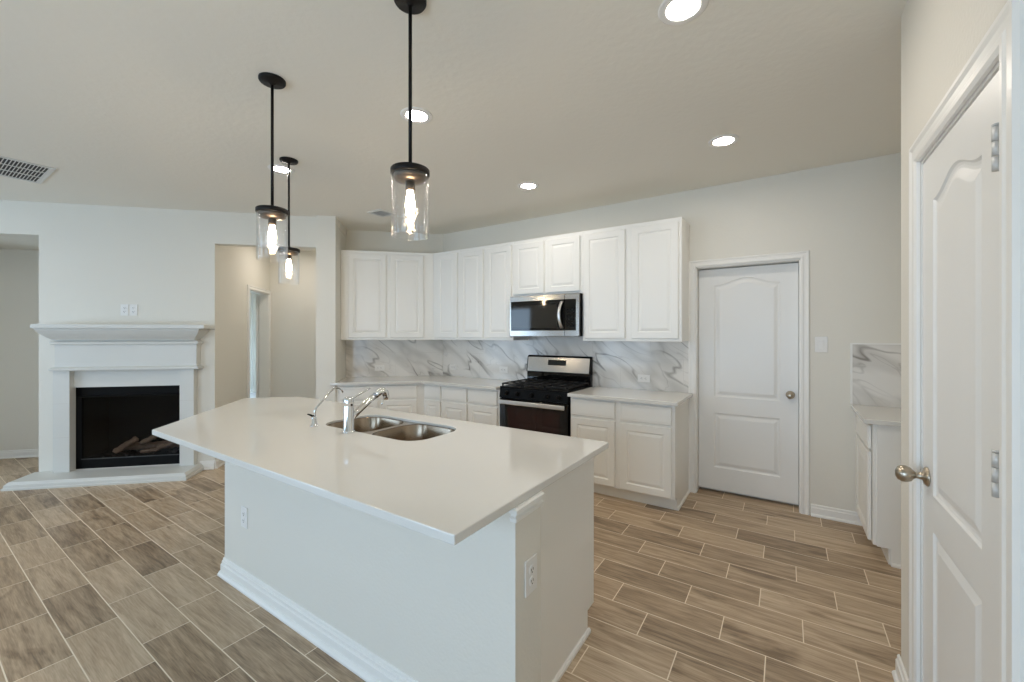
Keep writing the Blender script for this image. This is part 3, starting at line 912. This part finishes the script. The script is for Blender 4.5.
# ------------------------------------------------------------------ doors
CAS = [(0, 0), (0, .010), (.010, .016), (.022, .016), (.030, .012), (.050, .012), (.060, .017), (.070, .017), (.076, .008), (.076, 0)]
def casing(parent, x0, x1, z1, width=1.0, M=None):
    v, f = [], []
    n = len(CAS)
    for (u, w) in CAS:
        u *= width
        v += [(x0 - u, -w, 0), (x0 - u, -w, z1 + u), (x1 + u, -w, z1 + u), (x1 + u, -w, 0)]
    for i in range(n - 1):
        for k in range(3):
            f.append((i * 4 + k, i * 4 + k + 1, (i + 1) * 4 + k + 1, (i + 1) * 4 + k))
    f.append([i * 4 for i in range(n)]); f.append([i * 4 + 3 for i in range(n)][::-1])
    return MB().add(v, f, M).build('casing', TRIM, parent)
def jamb(parent, x0, x1, z1, y0, y1, M=None, t=.012, tr=.012):
    return MB().box(x0, x0 + t, y0, y1, 0, z1, M).box(x1 - tr, x1, y0, y1, 0, z1, M).box(x0, x1, y0, y1, z1 - t, z1, M).build('jamb', TRIM, parent)
DSTEP = [(0, 0), (.006, .006), (.014, .0085), (.022, .0085), (.046, .0015), (.050, .001)]
def leaf_two_panel(x0, x1, z0, z1, y, t, sw, A, zlow0, zlow1, zup0, zup1):
    px0, px1 = x0 + sw, x1 - sw
    return panel_front(MB(), x0, x1, z0, z1, y, t, [(rect_outline(px0, px1, zlow0, zlow1), px0, px1, zlow0), (arch_outline(px0, px1, zup0, zup1, A), px0, px1, zup0)], DSTEP, None, .003)
def knob(parent, M, mat=NICKEL):
    MB().lathe([(.033, 0), (.033, .004), (.027, .010), (.013, .014), (.011, .030), (.015, .036), (.024, .044), (.0285, .056), (.028, .068), (.022, .078), (.012, .083), (0, .084)], 28, M).build('knob', mat, parent)

d = thing('door_1', 'white two-panel utility door between the cabinets and the light switch', 'door', F_BACK, None, 'structure')
casing(d, D1[0] + .004, D1[1] - .004, D1[2] - .004, .80)
jamb(d, D1[0], D1[1], D1[2], -.001, .165)
lf = leaf_two_panel(-.686, .086, .030, 2.056, .100, .036, .128, .060, .235, .735, .885, 1.905).build('door_leaf', DOORM, d)
knob(lf, Matrix.Translation((.028, .100, .945)) @ Matrix.Rotation(R(90), 4, 'X'))

d = thing('door_2', 'white two-panel pantry door close by on the right', 'door', F_PANTRY, None, 'structure')
casing(d, D2[0] + .002, D2[1] - .002, D2[2] - .002, 1.08)
jamb(d, D2[0], D2[1], D2[2], .001, .118, None, .012, .032)
lf = leaf_two_panel(-2.048, -1.386, .010, 2.060, .004, .034, .125, .050, .215, .795, .915, 1.900).build('door_leaf', DOORM, d)
knob(lf, Matrix.Translation((-1.985, .004, .962)) @ Matrix.Rotation(R(90), 4, 'X'))
for hz in (1.87, 1.135, .22):
    m = MB()
    m.box(-1.3895, -1.3875, -.006, .030, hz - .05, hz + .05)
    for k in range(3):
        m.lathe([(.0078, 0), (.0078, .0325)], 14, Matrix.Translation((-1.383, -.0075, hz - .05 + k * .0335)))
    m.lathe([(.0045, 0), (.0085, .002), (.0085, .005), (0, .007)], 12, Matrix.Translation((-1.383, -.0075, hz + .05)))
    m.build('hinge', HINGE, d)

# hall door, standing open into the bedroom. local frame: hall left wall face, looking at -x of the fireplace frame
F_HALL = F_FIRE @ Matrix.Translation((HL, 0, 0)) @ Matrix.Rotation(R(90), 4, 'Z')   # local x = fireplace y, local y = -(fireplace x) + HL
d = thing('door_3', 'white hall door standing open into the blue-lit bedroom', 'door', F_HALL, None, 'structure')
casing(d, D3[0] + .004, D3[1] - .004, D3[2] - .004, .74)
jamb(d, D3[0], D3[1], D3[2], -.001, .121)
Mh = Matrix.Translation((D3[1] - .014, .165, 0)) @ Matrix.Rotation(R(9), 4, 'Z')
m = leaf_two_panel(.004, .60, .02, 2.02, -.036, .036, .11, .05, .2, .77, .90, 1.86)
o = m.build('door_leaf', DOORM, d)
o.matrix_local = Mh
knob(o, Matrix.Translation((.545, -.036, .95)) @ Matrix.Rotation(R(90), 4, 'X'), BRONZE2)

# ------------------------------------------------------------------ fireplace
fc = -3.01
mt = thing('fireplace_mantel', 'white fireplace mantel with stepped crown and tiled legs', 'mantel', F_FIRE @ Matrix.Translation((fc, 0, 0)))
MB().box(-.712, .765, -.237, 0, 1.516, 1.556, bev=.004).build('shelf', FIREP, mt)
def wrap(profile, half0, name, half_base):
    """profile (out, z): box-like moulding returning to the wall at both ends"""
    m = MB()
    lps = []
    for (o_, z) in profile:
        e_ = half_base + o_
        lps.append([(-e_, 0, z), (-e_, -o_ - half0, z), (e_, -o_ - half0, z), (e_, 0, z)])
    m.loops(lps, None, True)
    m.add(lps[0], [(3, 2, 1, 0)])
    return m.build(name, FIREP, mt)
wrap([(.0, 1.398), (.006, 1.398), (.012, 1.408), (.040, 1.432), (.065, 1.460), (.085, 1.488), (.090, 1.498), (.094, 1.5155)], .115, 'cove_moulding', .612)
wrap([(.0, 1.352), (.020, 1.354), (.026, 1.364), (.026, 1.378), (.018, 1.384), (.003, 1.386), (.0, 1.3975)], .085, 'upper_bead', .625)
wrap([(.0, 1.130), (.0, 1.355)], .085, 'frieze', .625)
wrap([(.0, 1.090), (.026, 1.092), (.030, 1.100), (.030, 1.114), (.014, 1.124), (.0, 1.130)], .085, 'lower_bead', .625)
MB().box(-.51, .487, -.018, 0, .915, 1.098).build('header_panel', FIREP, mt)
for sx_ in (-1, 1):
    x0, x1 = (-.648, -.508) if sx_ < 0 else (.463, .595)
    lg = MB().box(x0, x1, -.075, 0, .071, 1.098, bev=.002).build('leg', FIREP, mt)
    for z in (.42, .76): MB().box(x0 - .0004, x1 + .0004, -.0756, -.07, z - .0015, z + .0015).build('tile_joint', TGROUT, lg)
he = MB()
hx0, hx1 = -3.87, -2.345
lo_ = [(hx0, -.335), (hx1, -.355), (hx1, 0), (hx0 - .02, 0)]
def off(i): return [(hx0 + i * 1.2, -.335 + i), (hx1 - i, -.355 + i), (hx1 - i, 0), (hx0 - .02 + i, 0)]
lps = [[(p[0], p[1], z) for p in off(i)] for (i, z) in ((0, 0), (0, .018), (.008, .022), (.010, .046), (.020, .056), (.030, .070))]
he.loops(lps, None, True); he.add(lps[0], [(3, 2, 1, 0)])
tag(he.build('fireplace_hearth', FIREP, None, F_FIRE), 'low white hearth slab on the tile floor before the fireplace', 'hearth')

fi = thing('gas_fireplace', 'black gas firebox insert inside the white mantel', 'fireplace', F_FIRE @ Matrix.Translation((-3.0225, 0, FB[2])))
fw, fh = .496, FB[3] - FB[2] - .002
m = MB()
m.box(-fw, fw, .42, .44, 0, fh).box(-fw, -fw + .02, .03, .42, 0, fh).box(fw - .02, fw, .03, .42, 0, fh).box(-fw, fw, .03, .42, fh - .02, fh).box(-fw, fw, .03, .42, .001, .09)
m.build('firebox', DARK, fi)
m = MB()
m.box(-fw, -fw + .05, .004, .03, .001, fh).box(fw - .05, fw, .004, .03, .001, fh).box(-fw, fw, .004, .03, fh - .10, fh).box(-fw, fw, .004, .03, .001, .095)
m.build('surround_frame', BLACKM, fi)
MB().profile_x([(.004, fh - .105), (-.018, fh - .098), (-.018, fh - .092), (.004, fh - .082)], -fw + .03, fw - .035).build('hood', BLACKM, fi)
MB().box(-fw + .05, fw - .05, -.002, .006, .096, .104).build('lower_rail', paint('grey_rail', (.05, .05, .05, 1), .5), fi)
MB().box(-fw + .05, fw - .05, .016, .020, .105, fh - .10).build('glass_pane', FIREGLASS, fi)
lg = thing('gas_log_set', 'charred ceramic log set inside the black firebox', 'logs', F_FIRE @ Matrix.Translation((-3.0, .22, FB[2] + .0905)))
def logm(pts, r):
    n = 10; P0 = []
    rr = []
    A, B_ = Vector(pts[0]), Vector(pts[1])
    for k in range(n + 1):
        t_ = k / n
        P0.append(A.lerp(B_, t_) + Vector((random.uniform(-.006, .006), random.uniform(-.006, .006), random.uniform(-.005, .005))))
        rr.append(r * random.uniform(.85, 1.12) * (.8 if k in (0, n) else 1))
    return MB().tube(P0, rr, 12)
for (a, c, r) in (((-.25, -.10, .035), (-.10, .0, .16), .032), ((.14, -.10, .06), (.30, -.05, .11), .032), ((-.30, .08, .05), (.32, .10, .05), .045), ((-.06, -.02, .10), (.12, .02, .20), .026), ((.0, -.11, .03), (.16, -.10, .04), .02)):
    logm((a, c), r).build('log', LOGM, lg)
m = MB()
for k in range(40):
    r = random.uniform(.010, .022)
    x, y = random.uniform(-.34, .34), random.uniform(-.15, .12)
    m.lathe([(r * .5, 0), (r, r * .5), (r * .8, r), (0, r * 1.2)], 7, Matrix.Translation((x, y, 0)))
tag_o = m.build('embers', EMBER, lg); tag_o['kind'] = 'stuff'

# ------------------------------------------------------------------ ceiling fittings
def downlight(x, y, label, z=CEIL):
    t = thing('recessed_light', label, 'ceiling light', Matrix.Translation((x, y, z)), 'recessed ceiling lights')
    MB().lathe([(.097, 0), (.096, -.003), (.090, -.0055), (.070, -.0062), (.064, -.0050), (.0625, -.0005)], 40, None, True, False).build('trim_ring', PLASTIC, t)
    MB().lathe([(.0630, -.0008), (.04, -.0010), (0, -.0012)], 40, None, True, False).build('lens', LENS, t)
downlight(-.353, 1.805, 'round recessed light nearest the pantry door, cut by the top edge of the photo')
downlight(-.362, 3.20, 'round recessed light over the floor before the utility door')
downlight(-1.935, 3.20, 'round recessed light in front of the microwave and range')
downlight(-1.885, 1.80, 'round recessed light behind the rod of the nearest pendant')
downlight(-3.405, 1.78, 'round recessed light beside the canopy of the farthest pendant')

downlight(-5.9, -.6, 'added unseen fill light over the living area, farthest from the kitchen')  # this and the next are unseen, added to warm the fireplace wall
downlight(-4.2, -.6, 'added unseen fill light over the living area, nearer the island')
hq = F_FIRE @ Vector((-1.72, .95, 0))
downlight(hq.x, hq.y, 'added unseen fill light in the low ceiling of the short hallway', 2.70)  # out of view behind the header, added to brighten the hall

def pendant(x, y, label):
    t = thing('pendant_light', label, 'pendant lamp', Matrix.Translation((x, y, CEIL)), 'glass cylinder pendants over the island')
    MB().lathe([(.064, -.0005), (.064, -.010), (.060, -.016), (.018, -.019), (.011, -.026), (.0075, -.030)], 36).build('canopy', BRONZE, t)
    MB().tube([(0, 0, -.03), (0, 0, -.685)], .0072, 14).build('rod', BRONZE, t)
    sc_ = MB().lathe([(.012, -.662), (.016, -.676), (.074, -.680), (.0765, -.683), (.0765, -.700), (.074, -.703), (.060, -.703)], 40).build('shade_cap', BRONZE, t)
    MB().lathe([(.0655, -.702), (.0655, -.712), (.060, -.724), (.030, -.730), (0, -.731)], 36).build('inner_cup', BRONZE2, t)
    so = MB().lathe([(.019, -.728), (.019, -.762), (.016, -.765), (.0, -.765)], 20).build('socket', BRONZE2, t)
    bb = MB().lathe([(.011, -.762), (.012, -.772), (.015, -.790), (.0180, -.810), (.0175, -.832), (.014, -.855), (.008, -.868), (0, -.872)], 20, None, True, False).build('bulb', FILAMENT, t)
    n = 48
    g = MB()
    prof = [(.0725, -.702), (.0725, -.945), (.0715, -.948), (.0695, -.948), (.0685, -.945), (.0685, -.702)]
    g.lathe(prof, n, None, True, False)
    g.build('glass_shade', SHADE, t)
pendant(-1.2525, 1.162, 'glass cylinder pendant nearest the camera, over the right half of the island top')
pendant(-2.252, 1.130, 'middle glass cylinder pendant, between the nearest and the farthest one')
pendant(-3.180, 1.719, 'farthest and smallest-looking glass pendant, its bulb glowing before the hall wall')

def vent(x0, x1, y0, y1, bands, label, step=.02):
    t = thing('ceiling_vent', label, 'vent', Matrix.Translation(((x0 + x1) / 2, (y0 + y1) / 2, CEIL)))
    w, h = (x1 - x0) / 2, (y1 - y0) / 2
    bd = .028
    MB().box(-w, w, -h, -h + bd, -.008, 0).box(-w, w, h - bd, h, -.008, 0).box(-w, -w + bd, -h + bd, h - bd, -.008, 0).box(w - bd, w, -h + bd, h - bd, -.008, 0).build('frame', VENTM, t)
    MB().box(-w + bd, w - bd, -h + bd, h - bd, -.002, -.0005).build('backing', VENTD, t)
    s = MB()
    L = (2 * w - 2 * bd) / bands
    for b_ in range(bands + 1):
        if 0 < b_ < bands: s.box(-w + bd + b_ * L - .005, -w + bd + b_ * L + .005, -h + bd, h - bd, -.007, -.002)
    y = -h + bd + step / 2
    while y < h - bd:
        s.profile_x([(y - step * .22, -.0065), (y + step * .10, -.0065), (y + step * .22, -.002), (y - step * .10, -.002)], -w + bd, w - bd)
        y += step
    s.build('louvres', VENTM, t)
vent(-5.49, -4.90, .18, .775, 3, 'large ceiling return vent over the fireplace end of the room', .0195)
vent(-3.815, -3.60, 2.915, 3.13, 1, 'small square ceiling vent above the corner cabinets', .02)
